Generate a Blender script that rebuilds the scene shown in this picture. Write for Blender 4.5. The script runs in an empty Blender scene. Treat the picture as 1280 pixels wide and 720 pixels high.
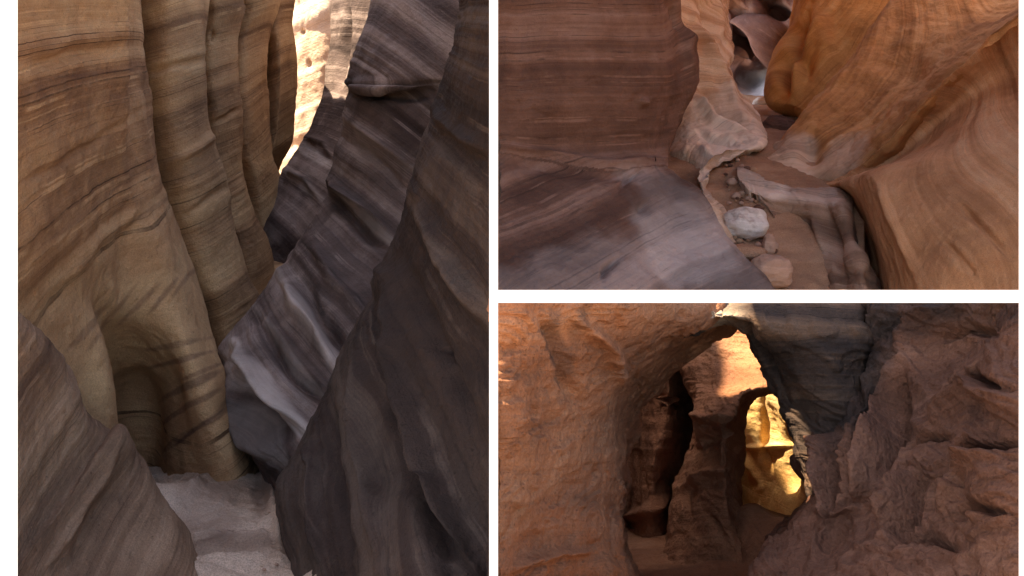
import bpy, math, random
import numpy as np
R = math.radians
random.seed(7)

# ------------------------------------------------------------------ camera, sky, sun, exposure
SC = bpy.context.scene
F, CX, H0, CAMZ = 1300.0, 640.0, 100.0, 1.6       # focal length and horizon in pixels of a 1280 wide frame
cd = bpy.data.cameras.new('camera'); cam = bpy.data.objects.new('camera', cd)
SC.collection.objects.link(cam); SC.camera = cam
cam.location = (0, 0, CAMZ); cam.rotation_euler = (R(90), 0, 0)
cd.sensor_width = 36; cd.lens = 36 * F / 1280
cd.shift_y = -(360 - H0) / 1280                    # level camera with a falling front: uprights stay upright
cd.clip_start = 0.05; cd.clip_end = 9000

SUN_AZ, SUN_EL = R(-94), R(66)                      # azimuth clockwise from +Y (the way the camera looks)
W = bpy.data.worlds.new('World'); SC.world = W; W.use_nodes = True
nt = W.node_tree; bg = nt.nodes['Background']
sky = nt.nodes.new('ShaderNodeTexSky'); sky.sky_type = 'NISHITA'; sky.sun_disc = False
sky.sun_elevation = SUN_EL; sky.sun_rotation = SUN_AZ
sky.air_density = 1.0; sky.dust_density = 4.0; sky.ozone_density = 0.4; sky.altitude = 1500
nt.links.new(sky.outputs[0], bg.inputs[0]); bg.inputs[1].default_value = 0.12
sl = bpy.data.lights.new('sun', 'SUN'); sl.energy = 3.6; sl.angle = R(0.5); sl.color = (1.0, 0.9, 0.74)
so = bpy.data.objects.new('sun', sl); SC.collection.objects.link(so)
so.rotation_euler = (R(90) - SUN_EL, 0, -SUN_AZ + math.pi)
so.location = (6, 2, 12)
# aim: light travels along local -Z
from mathutils import Vector
Ldir = Vector((math.sin(SUN_AZ) * math.cos(SUN_EL), math.cos(SUN_AZ) * math.cos(SUN_EL), math.sin(SUN_EL)))
so.rotation_euler = Ldir.to_track_quat('Z', 'Y').to_euler()
vs = SC.view_settings
vs.view_transform = 'Standard'; vs.look = 'None'; vs.gamma = 1; vs.use_curve_mapping = False
vs.exposure = 2.45
vs.use_white_balance = True; vs.white_balance_temperature = 7800; vs.white_balance_tint = 13
SC.cycles.use_denoising = True; SC.cycles.denoiser = 'OPENIMAGEDENOISE'; SC.cycles.denoising_input_passes = 'RGB_ALBEDO_NORMAL'; SC.cycles.denoising_prefilter = 'ACCURATE'
SC.cycles.max_bounces = 10; SC.cycles.diffuse_bounces = 6

# ------------------------------------------------------------------ numpy helpers
def P(px, py, Y):
    return ((px - CX) / F * Y, Y, CAMZ - (py - H0) / F * Y)

def proj(p):
    return CX + p[..., 0] / p[..., 1] * F, H0 - (p[..., 2] - CAMZ) / p[..., 1] * F

def _h(ix, iy, iz, seed):
    n = (ix * 374761393 + iy * 668265263 + iz * 2147483647 + seed * 1274126177) & 0xffffffff
    n = ((n ^ (n >> 13)) * 1274126177) & 0xffffffff
    n = (n ^ (n >> 16)) & 0xffffffff
    return n.astype(np.float64) / 0x7fffffff - 1.0

def noise(p, seed=0):
    p = np.asarray(p, float); i = np.floor(p).astype(np.int64); f = p - i
    u = f * f * f * (f * (f * 6 - 15) + 10)
    r = 0
    for dx in (0, 1):
        wx = u[..., 0] if dx else 1 - u[..., 0]
        for dy in (0, 1):
            wy = u[..., 1] if dy else 1 - u[..., 1]
            for dz in (0, 1):
                wz = u[..., 2] if dz else 1 - u[..., 2]
                r = r + wx * wy * wz * _h(i[..., 0] + dx, i[..., 1] + dy, i[..., 2] + dz, seed)
    return r

def fbm(p, octv=4, seed=0, ridged=False):
    a, s, r = 1.0, 1.0, 0
    for k in range(octv):
        n = noise(np.asarray(p) * s + k * 17.3, seed + k)
        r = r + a * ((1 - 2 * np.abs(n)) if ridged else n)
        a *= .5; s *= 2.03
    return r

def n1(s, seed=0):
    z = np.zeros_like(s)
    return noise(np.stack([s, z + .37, z + .71], -1), seed)

def crmat(m, n):
    """Catmull-Rom weights: n samples through m control points"""
    A = np.zeros((n, m)); t = np.linspace(0, m - 1, n)
    for r, x in enumerate(t):
        k = min(int(x), m - 2); f = x - k
        w = (-.5*f**3 + f*f - .5*f, 1.5*f**3 - 2.5*f*f + 1, -1.5*f**3 + 2*f*f + .5*f, .5*f**3 - .5*f*f)
        for j, wt in zip((k-1, k, k+1, k+2), w):
            if j < 0: A[r, 0] += 2*wt; A[r, 1] -= wt
            elif j > m - 1: A[r, m-1] += 2*wt; A[r, m-2] -= wt
            else: A[r, j] += wt
    return A

def grid_normals(G):
    du = np.gradient(G, axis=1); dv = np.gradient(G, axis=0)
    n = np.cross(du, dv); n /= np.linalg.norm(n, axis=-1, keepdims=True) + 1e-12
    return n

def seg_dist(x, y, pts):
    d = np.full(x.shape, 1e9); tt = np.zeros(x.shape)
    m = len(pts) - 1
    for k in range(m):
        (x0, y0), (x1, y1) = pts[k][:2], pts[k+1][:2]
        L = (x1-x0)**2 + (y1-y0)**2 + 1e-9
        t = np.clip(((x-x0)*(x1-x0) + (y-y0)*(y1-y0)) / L, 0, 1)
        q = np.hypot(x - x0 - t*(x1-x0), y - y0 - t*(y1-y0))
        b = q < d
        tt = np.where(b, (k + t) / m, tt); d = np.minimum(d, q)
    return d, tt

def fit_strata(G, N, lines, quad=.15):
    """bedding field s(P) = n.P + quadratic, constant along each drawn bedding line"""
    g = G[::2, ::2].reshape(-1, 3); nn = N[::2, ::2].reshape(-1, 3)
    x, y = proj(g); vis = np.sum(nn * (np.array([0, 0, CAMZ]) - g), 1) > 0
    c = g.mean(0)
    def feat(p):
        q = p - c
        return np.concatenate([q, q*q, q[:, [0]]*q[:, [1]], q[:, [1]]*q[:, [2]], q[:, [0]]*q[:, [2]]], 1)
    A = np.zeros((9, 9))
    for ln in lines:
        pts = []
        for k in range(len(ln) - 1):
            for t in np.linspace(0, 1, 5):
                a = ln[k][0]*(1-t) + ln[k+1][0]*t; b = ln[k][1]*(1-t) + ln[k+1][1]*t
                d = np.hypot(x-a, y-b) + np.where(vis, 0, 200)
                pts.append(g[np.argmin(d)])
        f = feat(np.array(pts)); f = f - f.mean(0)
        A += f.T @ f / len(pts)
    A += np.diag([1e-7]*3 + [quad*.02]*6)
    nv_ = nn[vis] if vis.any() else nn
    A[:3, :3] += .12 * np.trace(A[:3, :3]) * (nv_.T @ nv_) / len(nv_)
    S = A[:3, :3] - A[:3, 3:] @ np.linalg.solve(A[3:, 3:], A[3:, :3])
    w, v = np.linalg.eigh(S)
    n = v[:, 0]; q = -np.linalg.solve(A[3:, 3:], A[3:, :3] @ n)
    if n[2] < 0: n, q = -n, -q
    co = np.concatenate([n, q])
    return (feat(G.reshape(-1, 3)) @ co).reshape(G.shape[:2])

def tag(o, label=None, cat=None, group=None, kind='thing'):
    if label: o['label'] = label
    if cat: o['category'] = cat
    if group: o['group'] = group
    if kind: o['kind'] = kind
    return o

def mesh_obj(name, verts, faces, m, attrs=None, smooth=True, parent=None):
    me = bpy.data.meshes.new(name)
    me.from_pydata(verts if isinstance(verts, list) else verts.tolist(), [], faces)
    for k, a in (attrs or {}).items():
        at = me.attributes.new(k, 'FLOAT', 'POINT'); at.data.foreach_set('value', np.asarray(a, np.float32))
    if smooth: me.polygons.foreach_set('use_smooth', [True] * len(me.polygons))
    me.materials.append(m); me.update()
    o = bpy.data.objects.new(name, me); SC.collection.objects.link(o)
    if parent: o.parent = parent
    return o

def rock(name, rows, m, res=(220, 220), back=(0, .6, 0), und=(.03, 1.5), ledge=(.01, 9), rough=(.004, 14),
         lines=None, plane=None, grooves=(), lumps=(), stains=(), seed=0, chip=0, quad=.15, k=1.0, warp=.012, fade_u=0, shell=False, cross=None):
    """a rock body: control rows of (px, py, distance) splined to a dense skin, carved along its bedding,
    and closed at the back so that it is solid"""
    C = np.array([[P(a, b, c * k) for a, b, c in r] for r in rows])
    nv, nu = res
    G = np.einsum('vi,ijk,uj->vuk', crmat(C.shape[0], nv), C, crmat(C.shape[1], nu))
    N = grid_normals(G)
    view = np.array([0, 0, CAMZ]) - G
    flip = np.median(np.sum(N * view, -1)) < 0
    if flip: N = -N
    if lines: s = fit_strata(G, N, lines, quad)
    else:
        pl = np.array(plane or (0, 0, 1.0)); s = G @ (pl / np.linalg.norm(pl))
    if cross:      # a second set of cross-beds below a truncation surface
        s2 = fit_strata(G, N, cross[1], 50); x, y = proj(G)
        s = np.where(y > np.interp(x, [p[0] for p in cross[0]], [p[1] for p in cross[0]]), s2 + 5 * k, s)
    s = s + warp * k * fbm(G * .9 / k, 3, seed + 50)
    x, y = proj(G)
    d = und[0] * k * fbm(G * und[1] / k, 3, seed)
    sl_ = s / k
    mod = .55 + .45 * fbm(G * 2.2 / k, 2, seed + 9)
    fw = ledge[1]
    d += ledge[0] * k * mod * (n1(sl_ * fw, seed + 1) + .55 * n1(sl_ * fw * 2.7, seed + 2) + .35 * n1(sl_ * fw * 7.1, seed + 3) + .2 * n1(sl_ * fw * 17, seed + 4))
    d += rough[0] * k * fbm(G * rough[1] / k, 4, seed + 5)
    if chip:
        cm = np.clip(.55 + .9 * fbm(G * 1.7 / k, 3, seed + 28), .12, 1)
        for f, am in ((5, .7), (14, .34), (34, .12)):
            q = np.stack([G[..., 0] * f, G[..., 1] * f, G[..., 2] * f * 1.9 + G[..., 0] * f * .5], -1) / k
            q = q + .5 * np.stack([noise(q * .6, seed + 31), noise(q * .6, seed + 32), noise(q * .6, seed + 33)], -1)
            t = noise(q, seed + 26) * 2.5 + .3 * fbm(q * 2.1, 2, seed + 27); st = np.floor(t) + np.clip((t - np.floor(t)) * 5, 0, 1) - .35 * (t - np.floor(t))
            d += chip * k * am * st * (6 / f) ** .6 * (cm if f > 6 else .6 + .4 * cm)
    wob = 6 * noise(np.stack([x / 30, y / 30, x * 0], -1), seed + 40)
    for pts, w, a in grooves:
        dd, tt = seg_dist(x + wob * min(1, w / 12), y + wob * .6 * min(1, w / 12), pts)
        d += a * k * np.exp(-(dd / w) ** 2) * (np.clip(4 * tt, .25, 1) * np.clip(4 * (1 - tt), .25, 1))
    for a, b, rx, ry, am in lumps:
        d += am * k * np.exp(-((x - a) / rx) ** 2 - ((y - b) / ry) ** 2)
    if fade_u: d = d * np.clip((np.linspace(0, 1, nu) - fade_u) / fade_u, 0, 1)[None]
    gu = np.gradient(s, axis=1) / (np.linalg.norm(np.gradient(G, axis=1), axis=-1) + 1e-6)
    gv = np.gradient(s, axis=0) / (np.linalg.norm(np.gradient(G, axis=0), axis=-1) + 1e-6)
    gr = np.clip((np.sqrt(gu ** 2 + gv ** 2) - .12) / .35, 0, 1)
    G = G + N * d[..., None]
    st_ = np.zeros(x.shape)
    if stains:
        nz = fbm(G * 3 / k, 4, seed + 60)
        for a, b, rx, ry, ang, am in stains:
            ca, sa = math.cos(R(ang)), math.sin(R(ang))
            xx = (x - a) * ca + (y - b) * sa; yy = -(x - a) * sa + (y - b) * ca
            e = np.sqrt((xx / rx) ** 2 + (yy / ry) ** 2) + .35 * nz
            st_ = st_ + am * np.clip((1.15 - e) / .4, 0, 1)
        st_ = np.clip(st_, 0, 1)
    V = G.reshape(-1, 3)
    idx = np.arange(nv * nu).reshape(nv, nu)
    q = np.stack([idx[:-1, :-1], idx[:-1, 1:], idx[1:, 1:], idx[1:, :-1]], -1).reshape(-1, 4)
    if flip: q = q[:, ::-1]
    ring = np.concatenate([idx[0, :-1], idx[:-1, -1], idx[-1, :0:-1], idx[:0:-1, 0]])
    # back: a shift, or one number = how much farther away the back face lies
    if isinstance(back, (int, float)): RV = np.array([0, 0, CAMZ]) + (V[ring] - [0, 0, CAMZ]) * (1 + back)
    else: RV = V[ring] + np.array(back) * k
    n0 = len(V); nr = len(ring)
    ctr = RV.mean(0, keepdims=True)
    V2 = np.concatenate([V, RV, ctr])
    faces = q.tolist()
    for i in range(nr):
        j = (i + 1) % nr
        f = [int(ring[i]), int(n0 + i), int(n0 + j), int(ring[j])]
        t = [n0 + i, n0 + nr, n0 + j]
        if flip: f, t = f[::-1], t[::-1]
        faces.append(f); faces.append(t)
    ext = lambda a: np.concatenate([a.ravel(), a.ravel()[ring], [a.mean()]])
    if shell:      # bodies that curve round an opening: the back follows the front
        if isinstance(back, (int, float)): B = np.array([0, 0, CAMZ]) + (V - [0, 0, CAMZ]) * (1 + back)
        else: B = V + np.array(back) * k
        V2 = np.concatenate([V, B]); n0 = len(V)
        faces = q.tolist() + (q[:, ::-1] + n0).tolist()
        for i in range(nr):
            j = (i + 1) % nr
            f = [int(ring[i]), int(n0 + ring[i]), int(n0 + ring[j]), int(ring[j])]
            faces.append(f[::-1] if flip else f)
        ext = lambda a: np.concatenate([a.ravel(), a.ravel()])
    return mesh_obj(name, V2, faces, m, {'strata': ext(s / k), 'stain': ext(st_), 'bedding': ext(gr)})

# ------------------------------------------------------------------ materials
def rock_mat(name, dark, mid, light, stain=(.05, .04, .04), scale=1.0, freq=5.0, line=.6, grain=.35, bump=.8, contrast=1.0, rgh=.9, fm=19, blotch=.2, blotchc=None, chips=0.0):
    blotchc = blotchc or tuple(.5 * a + .5 * b * .8 for a, b in zip(dark, mid))
    m = bpy.data.materials.new(name); m.use_nodes = True
    T = m.node_tree; N = T.nodes; L = T.links
    bs = N['Principled BSDF']; bs.inputs['Roughness'].default_value = rgh
    bs.inputs['Specular IOR Level'].default_value = .25
    def nd(t, **kw):
        n = N.new(t)
        for a, b in kw.items(): setattr(n, a, b)
        return n
    def mth(op, a, b=None, c=None):
        n = nd('ShaderNodeMath', operation=op)
        for i, v in enumerate((a, b, c)):
            if v is None: continue
            if isinstance(v, (int, float)): n.inputs[i].default_value = v
            else: L.new(v, n.inputs[i])
        return n.outputs[0]
    def mixc(fac, a, b, blend='MIX'):
        n = nd('ShaderNodeMix', data_type='RGBA', blend_type=blend)
        for i, v in ((0, fac), (6, a), (7, b)):
            if isinstance(v, (int, float)): n.inputs[i].default_value = v
            elif isinstance(v, tuple): n.inputs[i].default_value = (*v, 1)
            else: L.new(v, n.inputs[i])
        return n.outputs[2]
    tc = nd('ShaderNodeTexCoord'); geo = tc.outputs['Object']
    gd = nd('ShaderNodeAttribute', attribute_name='bedding').outputs['Fac']
    st = nd('ShaderNodeAttribute', attribute_name='strata').outputs['Fac']
    sn = nd('ShaderNodeAttribute', attribute_name='stain').outputs['Fac']
    def nz3(sc, det=4, rough=.6):
        n = nd('ShaderNodeTexNoise'); n.inputs['Scale'].default_value = sc / scale
        n.inputs['Detail'].default_value = det; n.inputs['Roughness'].default_value = rough
        L.new(geo, n.inputs['Vector']); return n.outputs['Fac']
    warp = mth('MULTIPLY_ADD', nz3(2.5, 3), .014, st)
    warp = mth('MULTIPLY_ADD', nz3(22, 2), .004, warp)
    def nz1(fr, det=2, rough=.5, off=0.0):
        n = nd('ShaderNodeTexNoise', noise_dimensions='1D'); n.inputs['Scale'].default_value = 1
        n.inputs['Detail'].default_value = det; n.inputs['Roughness'].default_value = rough
        L.new(mth('MULTIPLY_ADD', warp, fr, off), n.inputs['W']); return n.outputs['Fac']
    broad = nz1(freq, 2, .5, 3.1); medium = nz1(freq * 4.3, 3, .6, 11.7); fine = nz1(freq * fm, 3, .7, 5.3)
    def ramp(f, lo, hi):
        n = nd('ShaderNodeMapRange', interpolation_type='SMOOTHSTEP'); L.new(f, n.inputs[0])
        n.inputs[1].default_value = lo; n.inputs[2].default_value = hi; return n.outputs[0]
    base = mth('ADD', mth('MULTIPLY', broad, .5), mth('ADD', mth('ADD', mth('MULTIPLY', medium, .14), mth('MULTIPLY', fine, .12)), mth('MULTIPLY', nz3(3.0, 5), .24)))
    w_ = .16 / contrast
    cr = nd('ShaderNodeValToRGB'); L.new(ramp(base, .5 - w_, .5 + w_), cr.inputs[0])
    e = cr.color_ramp.elements; e[0].color = (*dark, 1); e[1].color = (*light, 1)
    x = e.new(.5); x.color = (*mid, 1)
    col = cr.outputs[0]
    # thin dark laminae, patchy along the bed
    lam = mth('MULTIPLY', ramp(fine, .54, .68), ramp(mth('ADD', mth('MULTIPLY', nz3(4, 3), .6), mth('MULTIPLY', nz1(freq * 2.2, 1, .5, 40), .4)), .42, .6))
    col = mixc(mth('MULTIPLY', mth('MULTIPLY', lam, gd), line), col, tuple(c * .45 for c in dark))
    pale = mth('MULTIPLY', ramp(nz1(freq * 9, 2, .6, 77), .6, .72), ramp(nz3(3.3, 3), .45, .62))
    col = mixc(mth('MULTIPLY', mth('MULTIPLY', pale, gd), line * .55), col, tuple(min(1, c * 1.35) for c in light))
    col = mixc(mth('MULTIPLY', ramp(nz3(1.7, 5, .65), .5, .68), blotch), col, blotchc)
    # grain and specks
    g = nz3(170, 3, .7)
    col = mixc(grain, col, mixc(1.0, col, nd_gray(N, L, g), 'MULTIPLY'))
    spk = ramp(nz3(75, 2, .5), .69, .74)
    col = mixc(mth('MULTIPLY', spk, .35), col, tuple(c * .4 for c in dark))
    col = mixc(mth('MULTIPLY', sn, mth('MULTIPLY_ADD', nz3(9, 4, .7), .5, .62)), col, mixc(.75, stain, mixc(1.0, stain, nd_gray(N, L, mth('MULTIPLY_ADD', lam, -.12, base), .42, .58, .55, 1.3), 'MULTIPLY')))
    L.new(col, bs.inputs['Base Color'])
    hgt = mth('ADD', mth('MULTIPLY', fine, .3), mth('ADD', mth('MULTIPLY', medium, .45), mth('ADD', mth('MULTIPLY', nz3(38, 6, .62), .9), mth('MULTIPLY', g, .28))))
    hgt = mth('SUBTRACT', hgt, mth('MULTIPLY', spk, .5))
    if chips:
        vo = nd('ShaderNodeTexNoise', noise_type='RIDGED_MULTIFRACTAL'); vo.inputs['Scale'].default_value = 9 / scale; vo.inputs['Detail'].default_value = 6
        mp = nd('ShaderNodeMapping'); mp.inputs['Scale'].default_value = (.8, .8, 1.7); mp.inputs['Rotation'].default_value = (.3, .5, 0)
        L.new(geo, mp.inputs[0]); L.new(mp.outputs[0], vo.inputs['Vector']); vo.inputs['Distortion'].default_value = .8
        hgt = mth('ADD', hgt, mth('MULTIPLY', vo.outputs['Fac'], .55 * chips))
        tr = mth('SUBTRACT', nz3(13, 3, .6), mth('SNAP', nz3(13, 3, .6), .09))
        hgt = mth('SUBTRACT', hgt, mth('MULTIPLY', tr, 6 * chips))
    bp = nd('ShaderNodeBump'); bp.inputs['Strength'].default_value = bump; bp.inputs['Distance'].default_value = .014 * scale
    L.new(hgt, bp.inputs['Height']); L.new(bp.outputs[0], bs.inputs['Normal'])
    return m

def nd_gray(N, L, g, a=.3, b=.7, c=.35, d=1.5):
    r = N.new('ShaderNodeMapRange'); L.new(g, r.inputs[0])
    r.inputs[1].default_value = a; r.inputs[2].default_value = b; r.inputs[3].default_value = c; r.inputs[4].default_value = d
    return r.outputs[0]

M = {}
M['gold'] = rock_mat('golden_sandstone', (.21, .1, .05), (.47, .265, .132), (.63, .405, .215), stain=(.13, .065, .045), freq=3.2, line=.95, contrast=1.15)  # lightened and warmed to carry bounce glow in the rock colour
M['column'] = rock_mat('tan_sandstone', (.18, .095, .05), (.44, .262, .135), (.58, .38, .2), freq=4, line=.75)
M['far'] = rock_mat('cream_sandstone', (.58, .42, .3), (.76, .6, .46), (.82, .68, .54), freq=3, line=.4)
M['shadefin'] = rock_mat('shade_tinted_banded_sandstone', (.045, .03, .027), (.125, .088, .077), (.34, .265, .235), freq=4, line=.6, contrast=1.15, stain=(.5, .43, .39))  # darkened and tinted so the right fins read as shaded under sky light
M['darkrock'] = rock_mat('varnished_shade_dark_sandstone', (.018, .011, .009), (.045, .028, .022), (.12, .085, .066), freq=3.6, line=.6, stain=(.14, .13, .08))  # varnish, darkened further so the near fin reads as shaded
M['fin'] = rock_mat('brown_ribbed_sandstone', (.12, .066, .042), (.27, .165, .103), (.42, .28, .185), freq=6, line=.7)
M['sandfloor'] = rock_mat('pale_sandy_rock', (.42, .3, .22), (.62, .47, .36), (.72, .58, .46), freq=3, line=.25, grain=.6, stain=(.3, .2, .15), bump=.9)
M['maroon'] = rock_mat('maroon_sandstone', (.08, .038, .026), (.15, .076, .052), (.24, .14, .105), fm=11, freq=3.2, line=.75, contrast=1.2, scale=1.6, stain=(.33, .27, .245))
M['cream'] = rock_mat('cream_and_orange_sandstone', (.36, .2, .11), (.58, .4, .27), (.74, .6, .46), fm=11, freq=3, line=.6, scale=1.6, stain=(.72, .64, .55))
M['plum'] = rock_mat('plum_sandstone', (.12, .07, .065), (.25, .15, .13), (.4, .28, .25), freq=1.5, line=.6, scale=1.8, stain=(.62, .6, .6))
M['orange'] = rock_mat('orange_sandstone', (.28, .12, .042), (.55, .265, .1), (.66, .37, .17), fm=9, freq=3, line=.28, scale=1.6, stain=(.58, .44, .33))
M['salmon'] = rock_mat('salmon_sandstone', (.33, .15, .065), (.58, .3, .145), (.68, .41, .23), fm=11, freq=3, line=.3, scale=1.6)
M['ledge'] = rock_mat('brown_ledge_sandstone', (.17, .1, .065), (.33, .205, .135), (.46, .32, .23), fm=11, freq=4, line=.6, scale=1.6, stain=(.66, .56, .47))
M['glow'] = rock_mat('bright_orange_sandstone', (.34, .14, .04), (.58, .27, .08), (.66, .36, .14), freq=3, line=.5, scale=1.6)
M['wetsand'] = rock_mat('gravelly_sand', (.24, .125, .07), (.42, .245, .145), (.54, .36, .23), freq=1, line=.1, grain=.8, scale=1.2, bump=.9)
M['stone'] = rock_mat('pale_boulder_stone', (.55, .47, .4), (.74, .68, .62), (.8, .75, .7), freq=2, line=.2, grain=.3, stain=(.3, .17, .11))
M['tanstone'] = rock_mat('tan_boulder_stone', (.32, .19, .13), (.46, .3, .22), (.55, .4, .3), freq=2, line=.2, grain=.3)
M['rust'] = rock_mat('rust_rough_sandstone', (.2, .078, .036), (.355, .15, .072), (.45, .22, .115), freq=2, line=.35, bump=.9, chips=.55, stain=(.05, .035, .03))
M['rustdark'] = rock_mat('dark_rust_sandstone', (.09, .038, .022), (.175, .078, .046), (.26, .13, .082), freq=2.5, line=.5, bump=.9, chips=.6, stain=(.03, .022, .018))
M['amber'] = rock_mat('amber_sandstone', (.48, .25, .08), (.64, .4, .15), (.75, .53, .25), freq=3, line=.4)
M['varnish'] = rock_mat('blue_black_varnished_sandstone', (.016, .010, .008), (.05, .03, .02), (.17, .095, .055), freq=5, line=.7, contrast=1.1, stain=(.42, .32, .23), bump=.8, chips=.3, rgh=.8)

def simple_mat(name, col, rough=.8, bump=0, sc=60):
    m = bpy.data.materials.new(name); m.use_nodes = True
    T = m.node_tree; bs = T.nodes['Principled BSDF']; bs.inputs['Roughness'].default_value = rough
    n = T.nodes.new('ShaderNodeTexNoise'); n.inputs['Scale'].default_value = sc; n.inputs['Detail'].default_value = 4
    r = T.nodes.new('ShaderNodeMapRange'); r.inputs[3].default_value = .93; r.inputs[4].default_value = 1.04
    T.links.new(n.outputs['Fac'], r.inputs[0])
    x = T.nodes.new('ShaderNodeMix'); x.data_type = 'RGBA'; x.blend_type = 'MULTIPLY'; x.inputs[0].default_value = 1
    x.inputs[6].default_value = (*col, 1); T.links.new(r.outputs[0], x.inputs[7]); T.links.new(x.outputs[2], bs.inputs['Base Color'])
    if bump:
        b = T.nodes.new('ShaderNodeBump'); b.inputs['Strength'].default_value = bump; b.inputs['Distance'].default_value = .004
        T.links.new(n.outputs['Fac'], b.inputs['Height']); T.links.new(b.outputs[0], bs.inputs['Normal'])
    return m
M['white'] = simple_mat('white_paint', (.82, .82, .82), .7)
M['desert'] = simple_mat('desert_sand', (.36, .24, .15), .95, .5, 3)

# ------------------------------------------------------------------ the ground
g = mesh_obj('ground', [(-4000, -4000, -2.7), (4000, -4000, -2.7), (4000, 4000, -2.7), (-4000, 4000, -2.7)], [(0, 1, 2, 3)], M['desert'], smooth=False)
tag(g, 'sandy desert ground below the canyon rocks', 'ground', kind='structure')

def added_rock():
    """unseen rock added right of the gully, to bounce warm sunlight into it"""
    rows = [[(.54 * y + .8 + .5 * t, y, z + (1.0 * math.sin(y * .9) if z > 5 else 0)) for y in (7.5, 8.5, 12, 16, 20, 24, 27)] for t, z in ((-1, -2.7), (0, 2), (1, 4), (2, 6), (4, 6.8), (8, 7.2))]
    C = np.array(rows); G = np.einsum('vi,ijk,uj->vuk', crmat(6, 80), C, crmat(7, 120))
    N = grid_normals(G); G = G + N * (.25 * fbm(G * .5, 4, 7))[..., None]
    return G
def slab_from(name, G, b, m, label):
    nv, nu = G.shape[:2]; V = G.reshape(-1, 3); idx = np.arange(nv * nu).reshape(nv, nu)
    f = np.stack([idx[:-1, :-1], idx[:-1, 1:], idx[1:, 1:], idx[1:, :-1]], -1).reshape(-1, 4).tolist()
    ring = np.concatenate([idx[0, :-1], idx[:-1, -1], idx[-1, :0:-1], idx[:0:-1, 0]])
    n0 = len(V); V = np.concatenate([V, V[ring] + b])
    nr = len(ring)
    for i in range(nr): f.append([int(ring[i]), int(ring[(i+1) % nr]), n0 + (i+1) % nr, n0 + i])
    f.append(list(range(n0, n0 + nr)))
    o = mesh_obj(name, V, f, m, {'strata': V[:, 2], 'stain': V[:, 0] * 0})
    return tag(o, label, 'added_rock', kind='structure')
def gully_sun_block():  # slab added out of view to keep sun off the spur and slab
    C = np.array([[(x, y, 5.6 + .3 * math.sin(x + y)) for x in (1.8, 2.8, 4.2, 5.8)] for y in (7.2, 9, 12, 16, 20, 25)])
    G = np.einsum('vi,ijk,uj->vuk', crmat(6, 70), C, crmat(4, 40)); N = grid_normals(G)
    return G + N * (.2 * fbm(G * .6, 4, 29))[..., None]
slab_from('sun_block', gully_sun_block(), np.array([0, 0, 1.2]), M['orange'], 'unseen rock slab added to keep sun off the right side of the gully')
slab_from('added_rock', added_rock(), np.array([9, 0, -.5]), M['salmon'], 'unseen orange rock added to bounce sun into the gully from the right')
def cave_sun_block():  # slab added overhead: blocks sun from the right cave wall, spares the arch
    ym = lambda x: 3.28 + .37 * max(0, min(1, (x + .05) / .06))
    C = np.array([[(x, 2.24 + (ym(x) - 2.24) * t, 2.55 + .1 * math.sin(x * 2 + t)) for x in (-.36, -.2, -.06, -.02, .03, .1, .2, .45, .65, .85)] for t in (0, .25, .5, .75, 1)])
    G = np.einsum('vi,ijk,uj->vuk', crmat(5, 50), C, crmat(10, 110))
    N = grid_normals(G); return G + N * (.05 * fbm(G * 1.2, 4, 9))[..., None]
slab_from('sun_block', cave_sun_block(), np.array([.1, 0, .8]), M['rustdark'], 'unseen rock slab added to keep sun off the right side of the cave')
def slot_sun_block():  # slab added out of view to keep sun off the foreground fin
    C = np.array([[(x, y, 2.7 + .1 * math.sin(x * 3 + y)) for x in (-.84, -.7, -.52, -.38)] for y in (2.3, 2.9, 3.5, 4.1, 4.6)])
    G = np.einsum('vi,ijk,uj->vuk', crmat(5, 50), C, crmat(4, 40)); N = grid_normals(G)
    return G + N * (.06 * fbm(G * 1.2, 4, 19))[..., None]
slab_from('sun_block', slot_sun_block(), np.array([-.1, 0, .7]), M['darkrock'], 'unseen rock slab added to keep sun off the dark fin of the slot')

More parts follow.
